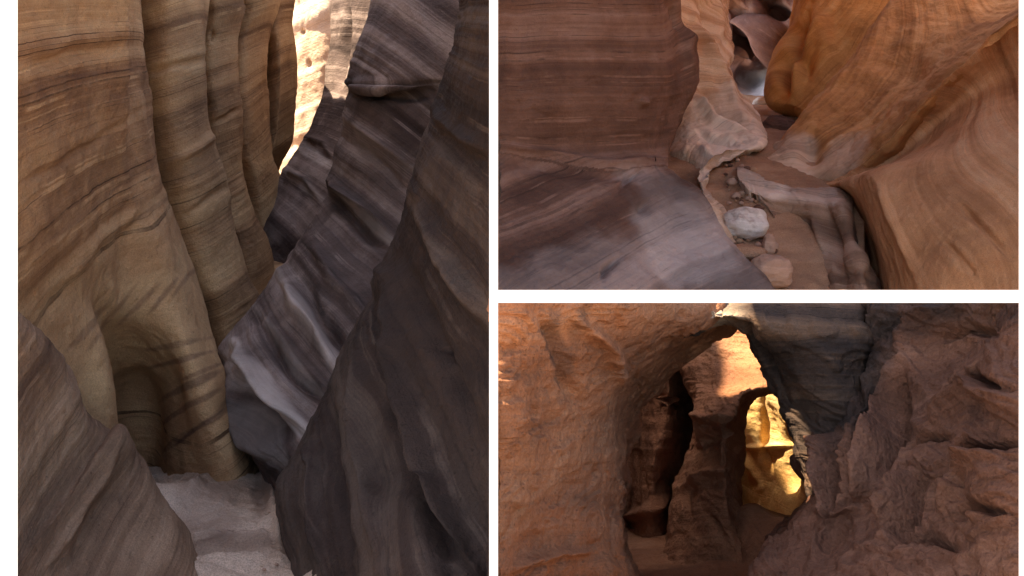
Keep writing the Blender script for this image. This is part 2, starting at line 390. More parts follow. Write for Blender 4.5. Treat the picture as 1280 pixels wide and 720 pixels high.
# ------------------------------------------------------------------ white borders between the three views, built as a thin wall
WY = 2.2
def wall_panel():
    X = lambda px: (px - CX) / F * WY
    Z = lambda py: CAMZ - (py - H0) / F * WY
    holes = [(22, -40, 611.5, 770), (622.5, -40, 1273.5, 362.5), (622.5, 378.5, 1273.5, 770)]
    xs = [-40, 22, 611.5, 622.5, 1273.5, 1340]; ys = [-110, -40, 362.5, 378.5, 770, None]
    verts, faces, cache = [], [], {}
    th, sp = .03, .02
    def inside(cx, cy): return any(a < cx < c and b < cy < d for a, b, c, d in holes)
    zz = [Z(v) if v is not None else -2.7 for v in ys]
    def v(i, j, bk):
        key = (i, j, bk)
        if key not in cache:
            x, z = X(xs[i]), zz[j]
            cache[key] = len(verts); verts.append((x, WY + (th if bk else 0), z))
        return cache[key]
    solid = {}
    yc = lambda j: (ys[j] + (ys[j+1] if ys[j+1] is not None else 2000)) / 2
    for i in range(5):
        for j in range(5):
            solid[i, j] = not inside((xs[i] + xs[i+1]) / 2, yc(j))
    for (i, j), s_ in solid.items():
        if not s_: continue
        faces.append([v(i, j, 0), v(i, j+1, 0), v(i+1, j+1, 0), v(i+1, j, 0)])
        faces.append([v(i, j, 1), v(i+1, j, 1), v(i+1, j+1, 1), v(i, j+1, 1)])
        for (di, dj, a, b) in ((-1, 0, (i, j), (i, j+1)), (1, 0, (i+1, j+1), (i+1, j)), (0, -1, (i+1, j), (i, j)), (0, 1, (i, j+1), (i+1, j+1))):
            if not solid.get((i+di, j+dj), False):
                faces.append([v(*a, 0), v(*a, 1), v(*b, 1), v(*b, 0)])
    # undercut the openings so that their edges are thin: move the back corners away from the opening
    for (i, j, bk), n in cache.items():
        if bk and 0 < i < 5 and 0 < j < 5:
            x, y, z = verts[n]
            dx = {1: -sp, 2: .006, 3: -.006, 4: sp}[i]; dz = {1: sp, 2: -.008, 3: .008, 4: -sp}[j]
            verts[n] = (x + dx, y, z + dz)
    o = mesh_obj('border_wall', verts, faces, M['white'], smooth=False)
    return tag(o, 'white borders round three views of sandstone canyons, built as a thin wall with openings', 'wall')
wall_panel()

# ================================================================== LEFT OPENING: narrow slot with fluted fins
def left_canyon():
    # golden wall on the left with the hollow below it
    nose = [(-1300, 140), (-600, 158), (-260, 162), (-120, 168), (0, 172), (90, 177), (160, 187), (235, 200), (300, 224), (370, 250), (430, 270), (480, 290), (530, 307), (575, 326), (620, 340)]
    rows = []
    for py, n in nose:
        low = max(0, min(1, (py - 370) / 90))
        hol = max(0, min(1, (py - 385) / 90)); hol = hol * hol * (3 - 2 * hol)
        dn = max(0, min(1, (py - 480) / 100))
        rows.append([(-330, py, 2.3), (-60, py, 2.95), (20, py, 3.35), (75 + low * 25, py, 3.75 + .08 * low), (108 + low * 29, py, 4.0 + .02 * low),
                     (122 + low * 18, py, 4.12 + hol * .62), (142 + low * 36, py, 4.25 + hol * (.64 + .06 * dn)), (158 + low * 60, py, 4.36 + hol * (.3 + .0 * dn)),
                     (n - 26 - 16 * low, py, 4.5 - .1 * low), (n - 6, py, 4.72), (n, py, 4.95), (n - 5, py, 5.5), (n - 60, py, 6.4)])
    o = rock('rock_wall', rows, M['gold'], (420, 300), (-.9, .2, 0), (.035, 1.2), (.012, 6), (.004, 16),
             lines=[[(30, 90), (100, 78), (172, 70)], [(30, 230), (110, 200), (185, 150)], [(60, 380), (130, 310), (215, 245)], [(150, 420), (190, 360), (235, 320)], [(190, 462), (235, 452), (262, 435)], [(205, 525), (240, 497), (278, 470)]],
             grooves=[([(22, 85), (100, 68), (172, 62)], 9, -.03), ([(30, 228), (70, 208), (190, 130)], 5, -.015), ([(40, 395), (120, 300), (200, 240)], 8, .02), ([(22, 60), (175, 40)], 12, .02)],
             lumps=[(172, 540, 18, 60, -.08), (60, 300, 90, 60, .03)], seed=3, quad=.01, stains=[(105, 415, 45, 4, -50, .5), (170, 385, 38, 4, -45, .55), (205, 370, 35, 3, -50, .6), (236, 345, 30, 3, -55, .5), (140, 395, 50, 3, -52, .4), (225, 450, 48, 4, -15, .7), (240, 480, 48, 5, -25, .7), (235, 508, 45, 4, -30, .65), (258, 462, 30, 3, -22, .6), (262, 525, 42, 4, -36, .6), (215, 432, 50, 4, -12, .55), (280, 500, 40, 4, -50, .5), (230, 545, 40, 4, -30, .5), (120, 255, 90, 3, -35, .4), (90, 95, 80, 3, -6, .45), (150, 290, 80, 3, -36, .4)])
    tag(o, 'golden brown left wall with slanting bedding lines and a dark hollow at its foot', 'rock wall')
    # ribbed fin in the lower left corner
    edge = [(340, -60, 2.75), (398, 22, 3.05), (450, 72, 3.3), (515, 102, 3.42), (545, 132, 3.5), (540, 150, 3.5), (585, 175, 3.55), (635, 203, 3.5), (690, 240, 3.4), (740, 262, 3.3), (820, 300, 3.2)]
    rows = []
    for k in range(7):
        t = k / 6
        r = []
        for py, px, Y in edge:
            fx = px + (-70 - px) * t * .9 - 15 * t; fy = py + (900 - py) * t * .62 + 60 * t
            r.append((fx, fy, Y + (2.35 - Y) * t ** .9))
        rows.append(r)
    back = [(px - 3, py + 1, Y + .35) for py, px, Y in edge]
    back2 = [(px - 30, py + 25, Y + .8) for py, px, Y in edge]
    rows = [back2, back] + rows
    o = rock('rock_fin', rows, M['fin'], (240, 320), (-.4, .2, -.8), (.015, 1.6), (.012, 11), (.004, 18),
             lines=[[(30, 640), (80, 560), (125, 480)], [(60, 700), (130, 600), (150, 545)], [(130, 710), (180, 620), (188, 600)], [(200, 710), (222, 670)]],
             grooves=[([(150, 545), (110, 630), (50, 720)], 6, .02), ([(165, 575), (120, 650), (80, 720)], 7, -.02)], seed=11)
    tag(o, 'brown ribbed fin low on the left with steep parallel bedding lines', 'rock fin')

    # fluted columns stepping back along the left side
    def column(sil, Y, wleft, m, seed, label, lines, foot=(0, 0), dk=0, grooves=(), lumps=()):
        rows = []
        for i, (py, px) in enumerate(sil):
            t = i / (len(sil) - 1)
            w = wleft
            yy = Y + dk * t
            rows.append([(px - w * 1.5, py, yy + .9), (px - w, py, yy + .25), (px - w * .72, py, yy - .02), (px - w * .4, py, yy - .12), (px - w * .12, py, yy + .08), (px, py, yy + .36), (px - 3, py, yy + .8), (px - 30, py, yy + 1.5)])
        o = rock('rock_column', rows, m, (300, 170), (-.6, .5, 0), (.025, 1.3), (.013, 6), (.003, 18), lines=lines, seed=seed, grooves=grooves, lumps=lumps)
        return tag(o, label, 'rock column', 'fluted rock columns on the left side of the slot')
    column([(-430, 248), (-200, 252), (-100, 256), (0, 257), (60, 258), (130, 260), (170, 266), (225, 280), (290, 291), (340, 306), (370, 322), (390, 328), (430, 335), (480, 345)], 5.5, 120, M['column'], 21,
           'dark brown rock column just behind the golden wall', [[(180, 105), (220, 85), (255, 75)], [(190, 190), (230, 170), (268, 150)], [(215, 260), (250, 240), (284, 225)], [(230, 320), (270, 305), (300, 285)], [(262, 395), (300, 365), (318, 350)]],
           grooves=[([(185, 95), (225, 80), (262, 72)], 4, -.03), ([(205, 210), (245, 185), (275, 165)], 5, .025), ([(225, 275), (260, 245), (285, 230)], 4, -.02)])
    column([(-240, 290), (-100, 296), (0, 301), (10, 303), (60, 296), (110, 299), (140, 304), (200, 303), (240, 310), (270, 319), (292, 330), (330, 342), (420, 365)], 6.7, 80, M['column'], 22,
           'slender tan rock column second in the row, with a small dark pit', [[(262, 20), (280, 8), (300, 8)], [(264, 150), (285, 135), (302, 130)], [(272, 190), (290, 180), (303, 175)], [(285, 235), (305, 225)]],
           lumps=[(266, 45, 4, 5, -.08)], grooves=[([(260, 155), (285, 146), (303, 134)], 3, -.03)])
    column([(-30, 347), (-15, 350), (0, 348), (25, 341), (50, 333), (100, 332), (160, 335), (190, 339), (215, 347), (240, 352), (280, 358), (380, 370)], 7.9, 70, M['column'], 23,
           'sunlit tan rock column third in the row, narrowing below its top', [[(300, 60), (320, 48), (335, 40)], [(306, 130), (325, 120), (333, 118)], [(306, 190), (325, 170), (336, 160)], [(310, 230), (335, 205)]], dk=.2)
    column([(-26, 367), (-12, 368), (0, 367), (30, 365), (60, 370), (110, 371), (150, 368), (180, 364), (210, 350), (240, 340), (340, 330)], 9.0, 50, M['column'], 24,
           'last and farthest tan rock column, bulging against the bright far wall', [[(335, 100), (352, 90), (368, 85)], [(336, 150), (350, 140), (366, 130)]])
    # bright far wall
    rows = [[(250, py, 12.2), (330, py, 11.6), (380, py, 11.2), (430, py, 11.2), (520, py, 12)] for py in (-220, -60, 60, 160, 240, 330)]
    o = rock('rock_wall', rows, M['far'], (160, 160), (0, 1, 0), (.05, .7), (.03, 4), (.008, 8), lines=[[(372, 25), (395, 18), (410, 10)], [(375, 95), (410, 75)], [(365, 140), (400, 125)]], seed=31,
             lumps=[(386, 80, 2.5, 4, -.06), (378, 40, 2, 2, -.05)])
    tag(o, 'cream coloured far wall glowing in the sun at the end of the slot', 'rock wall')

    # right side: far lilac fin
    def fin(name, sil, cols, m, seed, label, res, lines, back=.25, **kw):
        """sil rows: (py, px of the left silhouette, Y there); cols: list of (dx, dY) from silhouette to the right"""
        rows = []
        for py, px, Y in sil:
            rows.append([(px + 35, py, Y + 1.3), (px + 6, py, Y + .5)] + [(min(px + dx, 578 + dx * .03), py, Y + dY) for dx, dY in cols])
        o = rock(name, rows, m, res, back, lines=lines, seed=seed, **kw)
        return tag(o, label, 'rock fin', 'leaning fins on the right side of the slot')
    fin('rock_fin', [(-220, 425, 9), (-80, 415, 9), (0, 411, 9), (55, 413, 8.9), (90, 405, 8.8), (125, 396, 8.7), (170, 378, 8.6), (210, 358, 8.4), (245, 342, 8.3), (270, 328, 8.2), (300, 316, 8.1), (340, 308, 8), (400, 300, 7.9)],
        [(0, 0), (10, -.2), (25, -.45), (45, -.6), (80, -.9), (150, -1.1)], M['shadefin'], 41, 'farthest lilac grey fin on the right side, leaning back beside the far wall', (280, 150),
        [[(378, 185), (400, 190), (418, 200)], [(358, 210), (375, 220), (405, 245)], [(335, 255), (355, 275), (375, 290)]],
        grooves=[([(436, 0), (434, 60), (420, 120)], 5, -.1), ([(380, 170), (405, 180), (418, 200)], 4, .04), ([(356, 212), (385, 225), (402, 250)], 4, .04)], und=(.04, 1), ledge=(.012, 4), stains=[(395, 195, 7, 40, -55, .6), (380, 230, 6, 40, -50, .5), (330, 290, 25, 12, 30, .4)])
    # near the middle: large banded fin with a ledge
    sil = [(-9, 463, 6.33), (0, 461, 6.3), (50, 449, 6.2), (95, 438, 6.1), (108, 436, 6.15), (150, 428, 6.1), (190, 419, 6.05), (230, 410, 6.0), (265, 398, 5.9), (300, 374, 5.75), (335, 346, 5.6), (375, 318, 5.4), (410, 292, 5.25), (440, 274, 5.1), (475, 284, 4.9), (520, 300, 4.75), (560, 318, 4.6), (600, 336, 4.5), (660, 352, 4.3)]
    fin('rock_fin', sil, [(0, 0), (10, -.28), (32, -.55), (65, -.72), (105, -.8), (155, -.92), (230, -1.1)], M['shadefin'], 43,
        'banded purple grey fin in the middle with a thin horizontal ledge across its top', (460, 260),
        [[(432, 145), (470, 170), (510, 200)], [(412, 225), (450, 260), (490, 300)], [(390, 290), (420, 310), (470, 350)], [(345, 350), (380, 400), (420, 460)], [(310, 400), (350, 470), (400, 510)], [(285, 440), (330, 500), (375, 540)]],
        grooves=[([(438, 104), (480, 105), (542, 107)], 4, .09), ([(438, 114), (480, 117), (542, 118)], 7, -.08), ([(412, 226), (440, 250), (495, 300)], 5, .07), ([(405, 240), (432, 266), (488, 318)], 7, -.06), ([(350, 340), (380, 400), (425, 460)], 8, .09), ([(362, 330), (395, 390), (440, 440)], 9, -.08), ([(295, 430), (330, 480), (385, 540)], 8, .09), ([(290, 455), (320, 510), (360, 560)], 9, -.09), ([(320, 400), (352, 450), (405, 510)], 9, -.08), ([(283, 462), (305, 520), (345, 580)], 6, .07), ([(385, 300), (415, 350), (460, 395)], 8, .06), ([(430, 170), (465, 200), (510, 240)], 8, -.05), ([(440, 150), (475, 178), (518, 210)], 6, .04)],
        und=(.04, 1.1), ledge=(.022, 6), stains=[(388, 405, 11, 95, -33, .6), (340, 495, 11, 95, -38, .7), (330, 545, 8, 60, -35, .6), (300, 470, 9, 40, -35, .5), (360, 440, 6, 80, -36, .4), (470, 285, 5, 70, -48, .5), (400, 210, 6, 20, -40, .6)])  # pale mineral bands, also lightening the lower fin in place of sky light
    # foreground right fin
    sil = [(-14, 577, 4.1), (0, 572, 4.1), (40, 563, 4.05), (80, 553, 4.0), (110, 540, 4.0), (135, 533, 3.98), (180, 522, 3.95), (235, 510, 3.92), (290, 499, 3.9), (330, 487, 3.88), (372, 469, 3.85), (420, 446, 3.82), (450, 431, 3.8), (500, 410, 3.78), (550, 388, 3.75), (585, 368, 3.72), (605, 352, 3.7), (640, 350, 3.6), (690, 356, 3.5), (740, 362, 3.4), (820, 370, 3.2)]
    rows = []
    for py, px, Y in sil:
        e = 621
        rows.append([(px + 40, py, Y + 1.1), (px + 6, py, Y + .45), (px, py, Y), (px + (e - px) * .1, py, Y - .2), (px + (e - px) * .3, py, Y - .42), (px + (e - px) * .62, py, Y - .72), (e - 2, py, Y - .95 if py < 500 else 2.7), (e + 0, py, (Y - 1.1) if py < 500 else 2.55)])
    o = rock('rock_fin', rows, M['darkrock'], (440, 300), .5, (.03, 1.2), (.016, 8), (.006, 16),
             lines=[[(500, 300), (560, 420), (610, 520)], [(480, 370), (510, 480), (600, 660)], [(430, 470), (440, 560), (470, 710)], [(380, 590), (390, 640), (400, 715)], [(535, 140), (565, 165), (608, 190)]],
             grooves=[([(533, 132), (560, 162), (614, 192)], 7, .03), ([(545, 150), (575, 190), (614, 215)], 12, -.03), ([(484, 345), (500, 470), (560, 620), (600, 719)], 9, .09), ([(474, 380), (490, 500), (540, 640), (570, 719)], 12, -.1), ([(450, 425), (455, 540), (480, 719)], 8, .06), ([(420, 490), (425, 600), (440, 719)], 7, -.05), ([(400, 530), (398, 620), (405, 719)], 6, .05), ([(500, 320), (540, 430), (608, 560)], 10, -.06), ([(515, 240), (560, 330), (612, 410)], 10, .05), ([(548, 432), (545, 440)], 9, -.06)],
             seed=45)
    tag(o, 'big varnished, shade-darkened fin in the right foreground of the slot', 'rock fin', 'leaning fins on the right side of the slot')
    boulder('stone_flake', 432, 452, 3.79, (.012, .01, .03), M['stone'], 87, 'small white flake of stone caught on the edge of the dark foreground fin', 'stone flake', None, res=16, k=1)
    rnd = random.Random(9)
    for i in range(40):
        py = rnd.uniform(590, 712); t = (py - 590) / 122
        px = rnd.triangular(322, 347, 343)
        Y = np.interp(py, [584, 604, 640, 690, 760], [5.1, 4.5, 3.95, 3.52, 3.1]) - .01
        sz = rnd.uniform(.003, .008)
        boulder('pebble', px, py, Y, (sz, sz, sz * .7), M[rnd.choice(['tanstone', 'sandfloor', 'sandfloor'])], 300 + i, 'tiny pebble lying on the pale floor of the left slot', 'pebble', 'pebbles on the floor of the slot', res=8, k=1)
    # floor of the slot
    rows = [[(px, py, Y + dy) for px, dy in ((60, .05), (160, 0), (230, 0), (300, .02), (360, 0), (430, -.1))] for py, Y in ((840, 2.75), (760, 3.1), (690, 3.52), (640, 3.95), (604, 4.5), (584, 5.1), (565, 5.9))]
    o = rock('canyon_floor', rows, M['sandfloor'], (220, 200), (0, 0, -2.4), (.045, 2.2), (.02, 7), (.012, 16), stains=[(260, 640, 40, 30, 20, .6), (330, 610, 12, 40, 10, .6), (300, 690, 50, 14, 0, .5)], plane=(.2, 1, .3), seed=51,
             grooves=[([(230, 640), (260, 600), (318, 560)], 6, .03), ([(335, 590), (345, 640), (352, 700)], 6, .03)])
    tag(o, 'pale sandy rock floor of the left slot', 'floor', kind='structure')
    rows = [[(px, py, Y) for px in (180, 260, 330, 400, 480)] for py, Y in ((470, 5.2), (430, 5.6), (380, 6.5), (330, 7.4), (295, 8.4), (262, 9.6), (230, 11.5))]
    o = rock('canyon_floor', rows, M['column'], (120, 120), (0, 0, -2.4), (.05, 1.5), (0, 5), (.01, 10), plane=(.2, 1, .3), seed=52)
    tag(o, 'rising rock floor at the back of the left slot', 'floor', kind='structure')

# ================================================================== UPPER RIGHT OPENING: gully looked down into, boulders on its sandy bed
K = 1.5
def upper_canyon():
    nose = [(-800, 800, 8.6), (-400, 815, 8.6), (-75, 836, 8.6), (-40, 840, 8.6), (0, 846, 8.6), (50, 858, 8.6), (90, 866, 8.55), (112, 866, 8.5), (132, 855, 8.4), (160, 844, 8.3), (188, 834, 8.1), (206, 833, 7.9), (224, 848, 7.75), (236, 868, 7.65), (252, 880, 7.5), (272, 892, 7.4), (296, 905, 7.2), (318, 925, 7.0), (345, 950, 6.8), (375, 970, 6.6), (420, 985, 6.4)]
    rows = []
    for py, n, Y in nose:
        t = max(0, min(1, (py - 185) / 180)); b = max(0, 1 - abs(py - 190) / 60)
        f = (n - 832) * .35
        rows.append([(604, py * (1.9 if py < -100 else 1), 5.0), (612, py * (1.5 if py < -100 else 1), 6.5 - 1.0 * t), (640, py, 6.8 - 1.1 * t), (690 + f * .3, py, 7.0 - 1.12 * t + .1 * b), (760 + f * .6, py, 7.35 - 1.2 * t + .12 * b), (812 + f, py, 7.8 - 1.35 * t + .05 * b),
                     (n - 14, py, Y - .18), (n, py, Y), (n + 1, py, Y + .25), (n - 6, py, Y + .7), (n - 50, py, Y + 1.8)])
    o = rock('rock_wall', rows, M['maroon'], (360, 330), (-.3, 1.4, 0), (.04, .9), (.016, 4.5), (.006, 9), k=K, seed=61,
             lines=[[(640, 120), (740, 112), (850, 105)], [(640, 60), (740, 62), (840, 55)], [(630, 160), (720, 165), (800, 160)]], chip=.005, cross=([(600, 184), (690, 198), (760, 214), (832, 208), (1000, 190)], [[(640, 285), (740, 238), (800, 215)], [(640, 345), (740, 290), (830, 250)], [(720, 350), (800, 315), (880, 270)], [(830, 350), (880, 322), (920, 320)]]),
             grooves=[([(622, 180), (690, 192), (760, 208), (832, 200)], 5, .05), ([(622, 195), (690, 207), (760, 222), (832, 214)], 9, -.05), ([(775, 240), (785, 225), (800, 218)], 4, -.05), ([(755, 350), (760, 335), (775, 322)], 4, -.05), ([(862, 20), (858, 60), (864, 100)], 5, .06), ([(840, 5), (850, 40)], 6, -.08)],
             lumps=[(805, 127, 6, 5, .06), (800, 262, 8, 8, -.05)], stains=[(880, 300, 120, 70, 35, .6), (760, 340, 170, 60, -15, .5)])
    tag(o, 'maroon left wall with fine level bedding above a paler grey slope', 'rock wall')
    sil = [(-170, 900, 12.5), (-60, 906, 12.3), (0, 912, 12.2), (25, 907, 12), (50, 912, 11.8), (78, 915, 11.6), (100, 914, 11.4), (118, 923, 11.2), (136, 936, 10.9), (152, 947, 10.6), (166, 957, 10.3), (180, 958, 10.0), (192, 926, 9.6), (206, 896, 9.3), (222, 885, 9.0), (242, 888, 8.7), (266, 897, 8.4), (310, 910, 7.9)]
    fc = lambda py: max(0, min(1, (215 - py) / 130))
    rows = [[(780, py, Y + .9 - 1.7 * fc(py)), (826, py, Y + .7 - 1.6 * fc(py)), (850, py, Y + .35 - 1.2 * fc(py)), (868, py, Y + .1 - .85 * fc(py)), ((868 + px) / 2, py, Y - .1 - .4 * fc(py)), (px - 8, py, Y - .25), (px, py, Y), (px, py, Y + .3), (px - 20, py, Y + 1.2)] for py, px, Y in sil]
    o = rock('rock_wall', rows, M['cream'], (300, 200), (-.3, 1.2, 0), (.06, 1.1), (.02, 4), (.006, 10), k=K, seed=63,
             chip=.012, lines=[[(870, 60), (890, 75), (910, 100)], [(870, 130), (900, 125), (930, 140)], [(870, 175), (900, 160), (940, 160)]],
             grooves=[([(868, 20), (885, 70), (900, 105), (930, 145)], 5, .12), ([(876, -10), (892, 50), (914, 84)], 5, -.14), ([(870, 60), (878, 110), (900, 140), (950, 168)], 6, -.1), ([(866, 120), (890, 150), (950, 174)], 5, .1), ([(868, 160), (885, 175), (930, 186)], 4, -.06), ([(872, 185), (890, 195), (915, 192)], 4, .05), ([(895, 0), (902, 50)], 4, .08)],
             stains=[(905, 165, 60, 50, 20, .6), (885, 230, 20, 30, 0, .4)])
    tag(o, 'cream and orange wall beyond the maroon one, curving down to the gully bed', 'rock wall')
    rows = [[(840, py, 17), (890, py, 16.4), (915, py, 15.9 + .4 * math.sin(py * .09)), (940, py, 16.2 - .5 * math.sin(py * .11)), (965, py, 15.8 + .5 * math.sin(py * .08 + 1)), (990, py, 15.6 - .4 * math.sin(py * .07)), (1020, py, 15.3), (1080, py, 16)] for py in (-170, -80, -20, 10, 35, 60, 80, 97, 112, 130, 160)]
    o = rock('rock_wall', rows, M['plum'], (220, 220), (0, 2, 0), (.16, .6), (.06, 2.2), (.02, 5), k=K, seed=65, lines=[[(915, 30), (935, 50), (955, 90)], [(950, 10), (970, 40), (990, 60)], [(920, 70), (940, 90), (965, 100)]],
             lumps=[(972, 18, 10, 7, -.5), (970, 68, 12, 16, .35), (955, 35, 14, 10, .3), (928, 50, 8, 30, -.3), (978, 72, 5, 8, -.4)], stains=[(948, 108, 26, 20, 0, 1), (935, 125, 20, 10, 0, .9)],
             grooves=[([(915, 0), (930, 40), (955, 85)], 5, -.2), ([(940, 0), (958, 40), (980, 92)], 5, .2)])
    tag(o, 'bulging plum coloured wall closing the far end of the gully', 'rock wall')
    # right side
    sil = [(-170, 1015, 13.4), (-60, 1005, 13.2), (0, 1000, 13), (25, 991, 12.9), (50, 984, 12.7), (80, 974, 12.5), (108, 967, 12.2), (128, 967, 12), (143, 985, 11.8), (160, 1003, 11.5), (200, 1010, 11)]
    rows = [[(px + 20, py, Y + 1.5), (px + 2, py, Y + .4), (px, py, Y), (px + 14, py, Y - .3), (px + 40, py, Y - .5), (px + 80, py, Y - .65), (px + 140, py, Y - .8), (px + 240, py, Y - .8)] for py, px, Y in sil]
    o = rock('rock_wall', rows, M['glow'], (260, 220), (.5, 1.5, 0), (.12, .8), (.02, 4), (.008, 9), k=K, seed=67, lines=[[(990, 100), (1030, 70), (1070, 20)], [(985, 130), (1020, 110), (1050, 80)], [(1000, 50), (1020, 20), (1040, 0)]],
             lumps=[(998, 45, 10, 20, -.35), (985, 92, 8, 18, -.25), (1008, 88, 8, 10, -.2), (1030, 60, 15, 30, .2)], grooves=[([(1015, 5), (1000, 60), (975, 120)], 6, -.2), ([(1040, 20), (1010, 80), (985, 128)], 6, .15)])
    tag(o, 'orange hollowed wall at upper right behind the long spur', 'rock wall')
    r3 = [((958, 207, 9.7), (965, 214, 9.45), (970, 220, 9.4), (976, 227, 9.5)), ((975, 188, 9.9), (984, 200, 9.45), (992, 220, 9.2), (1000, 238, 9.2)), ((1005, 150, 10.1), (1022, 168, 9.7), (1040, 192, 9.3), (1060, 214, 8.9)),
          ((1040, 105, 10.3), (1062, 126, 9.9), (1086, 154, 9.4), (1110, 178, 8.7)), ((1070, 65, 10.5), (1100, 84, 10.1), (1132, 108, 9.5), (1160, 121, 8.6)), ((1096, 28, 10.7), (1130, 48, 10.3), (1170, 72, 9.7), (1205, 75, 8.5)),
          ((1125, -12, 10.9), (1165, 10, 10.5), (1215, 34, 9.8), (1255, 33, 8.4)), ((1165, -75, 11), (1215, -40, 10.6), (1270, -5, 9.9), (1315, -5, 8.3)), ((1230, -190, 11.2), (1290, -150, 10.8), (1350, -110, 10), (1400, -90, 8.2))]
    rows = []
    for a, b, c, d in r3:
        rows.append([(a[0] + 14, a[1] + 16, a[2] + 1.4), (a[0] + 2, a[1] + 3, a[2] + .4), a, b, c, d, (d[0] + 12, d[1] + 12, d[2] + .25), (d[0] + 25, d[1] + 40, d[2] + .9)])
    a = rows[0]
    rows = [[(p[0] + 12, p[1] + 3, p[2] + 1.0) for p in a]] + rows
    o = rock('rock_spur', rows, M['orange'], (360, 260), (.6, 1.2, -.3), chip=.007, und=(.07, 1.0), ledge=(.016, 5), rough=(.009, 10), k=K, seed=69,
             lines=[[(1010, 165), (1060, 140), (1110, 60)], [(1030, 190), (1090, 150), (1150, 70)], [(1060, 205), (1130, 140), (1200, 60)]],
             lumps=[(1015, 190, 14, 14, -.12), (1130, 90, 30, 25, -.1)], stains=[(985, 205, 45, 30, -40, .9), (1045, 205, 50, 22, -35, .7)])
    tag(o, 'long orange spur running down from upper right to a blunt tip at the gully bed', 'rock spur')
    rows = [[(1070, 250, 9.8), (1060, 246, 9.4), (1064, 250, 9.0), (1076, 290, 8.7), (1092, 345, 8.4), (1112, 430, 8.0)],
            [(1014, 240, 9.15), (1042, 234, 8.9), (1062, 240, 8.2), (1081, 290, 7.75), (1098, 340, 7.45), (1114, 430, 7.0)],
            [(1036, 230, 9.05), (1052, 228, 8.8), (1072, 222, 7.95), (1098, 285, 7.4), (1116, 345, 7.1), (1130, 430, 6.7)],
            [(1062, 214, 8.85), (1074, 222, 8.7), (1092, 210, 7.85), (1124, 278, 7.15), (1142, 348, 6.8), (1154, 430, 6.5)],
            [(1111, 178, 8.65), (1122, 194, 8.75), (1140, 199, 7.8), (1168, 258, 7.05), (1184, 330, 6.6), (1194, 430, 6.3)],
            [(1161, 121, 8.55), (1178, 150, 8.75), (1196, 176, 7.85), (1218, 230, 7.0), (1232, 310, 6.45), (1242, 430, 6.1)],
            [(1206, 75, 8.45), (1228, 112, 8.65), (1250, 152, 7.75), (1272, 210, 6.95), (1286, 300, 6.35), (1296, 430, 5.9)],
            [(1256, 33, 8.35), (1282, 80, 8.5), (1310, 128, 7.55), (1332, 190, 6.75), (1346, 290, 6.15), (1356, 430, 5.7)],
            [(1320, -20, 8.2), (1348, 30, 8.3), (1380, 90, 7.3), (1402, 160, 6.55), (1420, 270, 5.95), (1430, 430, 5.5)]]
    o = rock('rock_slab', rows, M['salmon'], (320, 300), (.6, 1.2, -.5), (.05, .9), (.018, 4), (.006, 10), k=K, seed=71, quad=.05,
             lines=[[(1130, 240), (1180, 300), (1215, 355)], [(1180, 210), (1230, 265), (1270, 310)], [(1100, 260), (1125, 310), (1145, 355)], [(1230, 175), (1270, 210)]],
             grooves=[([(1090, 220), (1110, 270), (1150, 355)], 6, .04), ([(1195, 250), (1260, 320)], 5, -.04), ([(1180, 300), (1225, 350)], 5, -.03)])
    tag(o, 'broad salmon orange slab on the right with streaks running down it', 'rock slab')
    rows = [[(926, 205, 9.6), (950, 212, 9.5), (985, 224, 9.4), (1020, 228, 9.3), (1060, 236, 9.2), (1090, 240, 9.8)],
            [(921, 213, 9.0), (950, 222, 8.9), (985, 232, 8.85), (1020, 234, 8.8), (1060, 242, 8.6), (1085, 247, 9.4)],
            [(932, 233, 8.6), (955, 241, 8.5), (985, 247, 8.45), (1025, 252, 8.3), (1060, 260, 8.15), (1077, 264, 9.1)],
            [(955, 252, 8.45), (970, 262, 8.4), (995, 275, 8.35), (1030, 285, 8.1), (1063, 292, 7.9), (1082, 300, 8.9)],
            [(975, 285, 8.2), (988, 295, 8.25), (1010, 305, 8.15), (1040, 315, 7.8), (1073, 324, 7.5), (1092, 332, 8.6)],
            [(995, 330, 7.9), (1005, 335, 7.95), (1025, 340, 7.8), (1050, 350, 7.4), (1086, 362, 7.1), (1102, 368, 8.2)],
            [(1003, 420, 7.1), (1015, 420, 7.2), (1035, 425, 7.2), (1060, 430, 6.9), (1098, 440, 6.6), (1118, 440, 7.8)]]
    o = rock('rock_ledge', rows, M['ledge'], (240, 240), (.3, .6, -1), chip=.012, und=(.05, 1.3), ledge=(.016, 6), rough=(.006, 10), k=K, seed=73, plane=(.3, .3, 1),
             grooves=[([(1030, 250), (1045, 300), (1060, 358)], 5, -.07), ([(1015, 262), (1030, 310), (1040, 358)], 5, .05), ([(1050, 255), (1066, 310), (1080, 360)], 5, .05)], stains=[(950, 226, 36, 14, 25, .6), (1010, 242, 40, 10, 5, .4)])
    tag(o, 'brown fluted rock ledge with a pale coated top between the boulders and the slab', 'rock ledge')
    rows = [[(px, py, Y + abs(px - 940) * .0012) for px in (800, 860, 900, 940, 980, 1020, 1080)] for py, Y in ((430, 6.6), (375, 7.05), (330, 7.55), (285, 8.1), (245, 8.65), (215, 9.15), (192, 9.7), (172, 10.5), (154, 11.5), (138, 13), (124, 15), (112, 17.5))]
    o = rock('canyon_floor', rows, M['wetsand'], (260, 180), (0, 0, -1.5), (.03, 1.5), (0, 4), (.012, 8), k=K, seed=75)
    tag(o, 'brown gravelly sand on the bed of the gully', 'floor', kind='structure')
    boulder('boulder', 931, 280, 8.0, (.178, .16, .125), M['stone'], 81, 'white speckled boulder, largest and whitest on the gully bed', 'boulder', 'boulders on the gully bed', stain=.3)
    boulder('boulder', 961, 308, 7.65, (.053, .06, .085), M['tanstone'], 82, 'small upright tan stone wedged between the two bigger boulders', 'boulder', 'boulders on the gully bed')
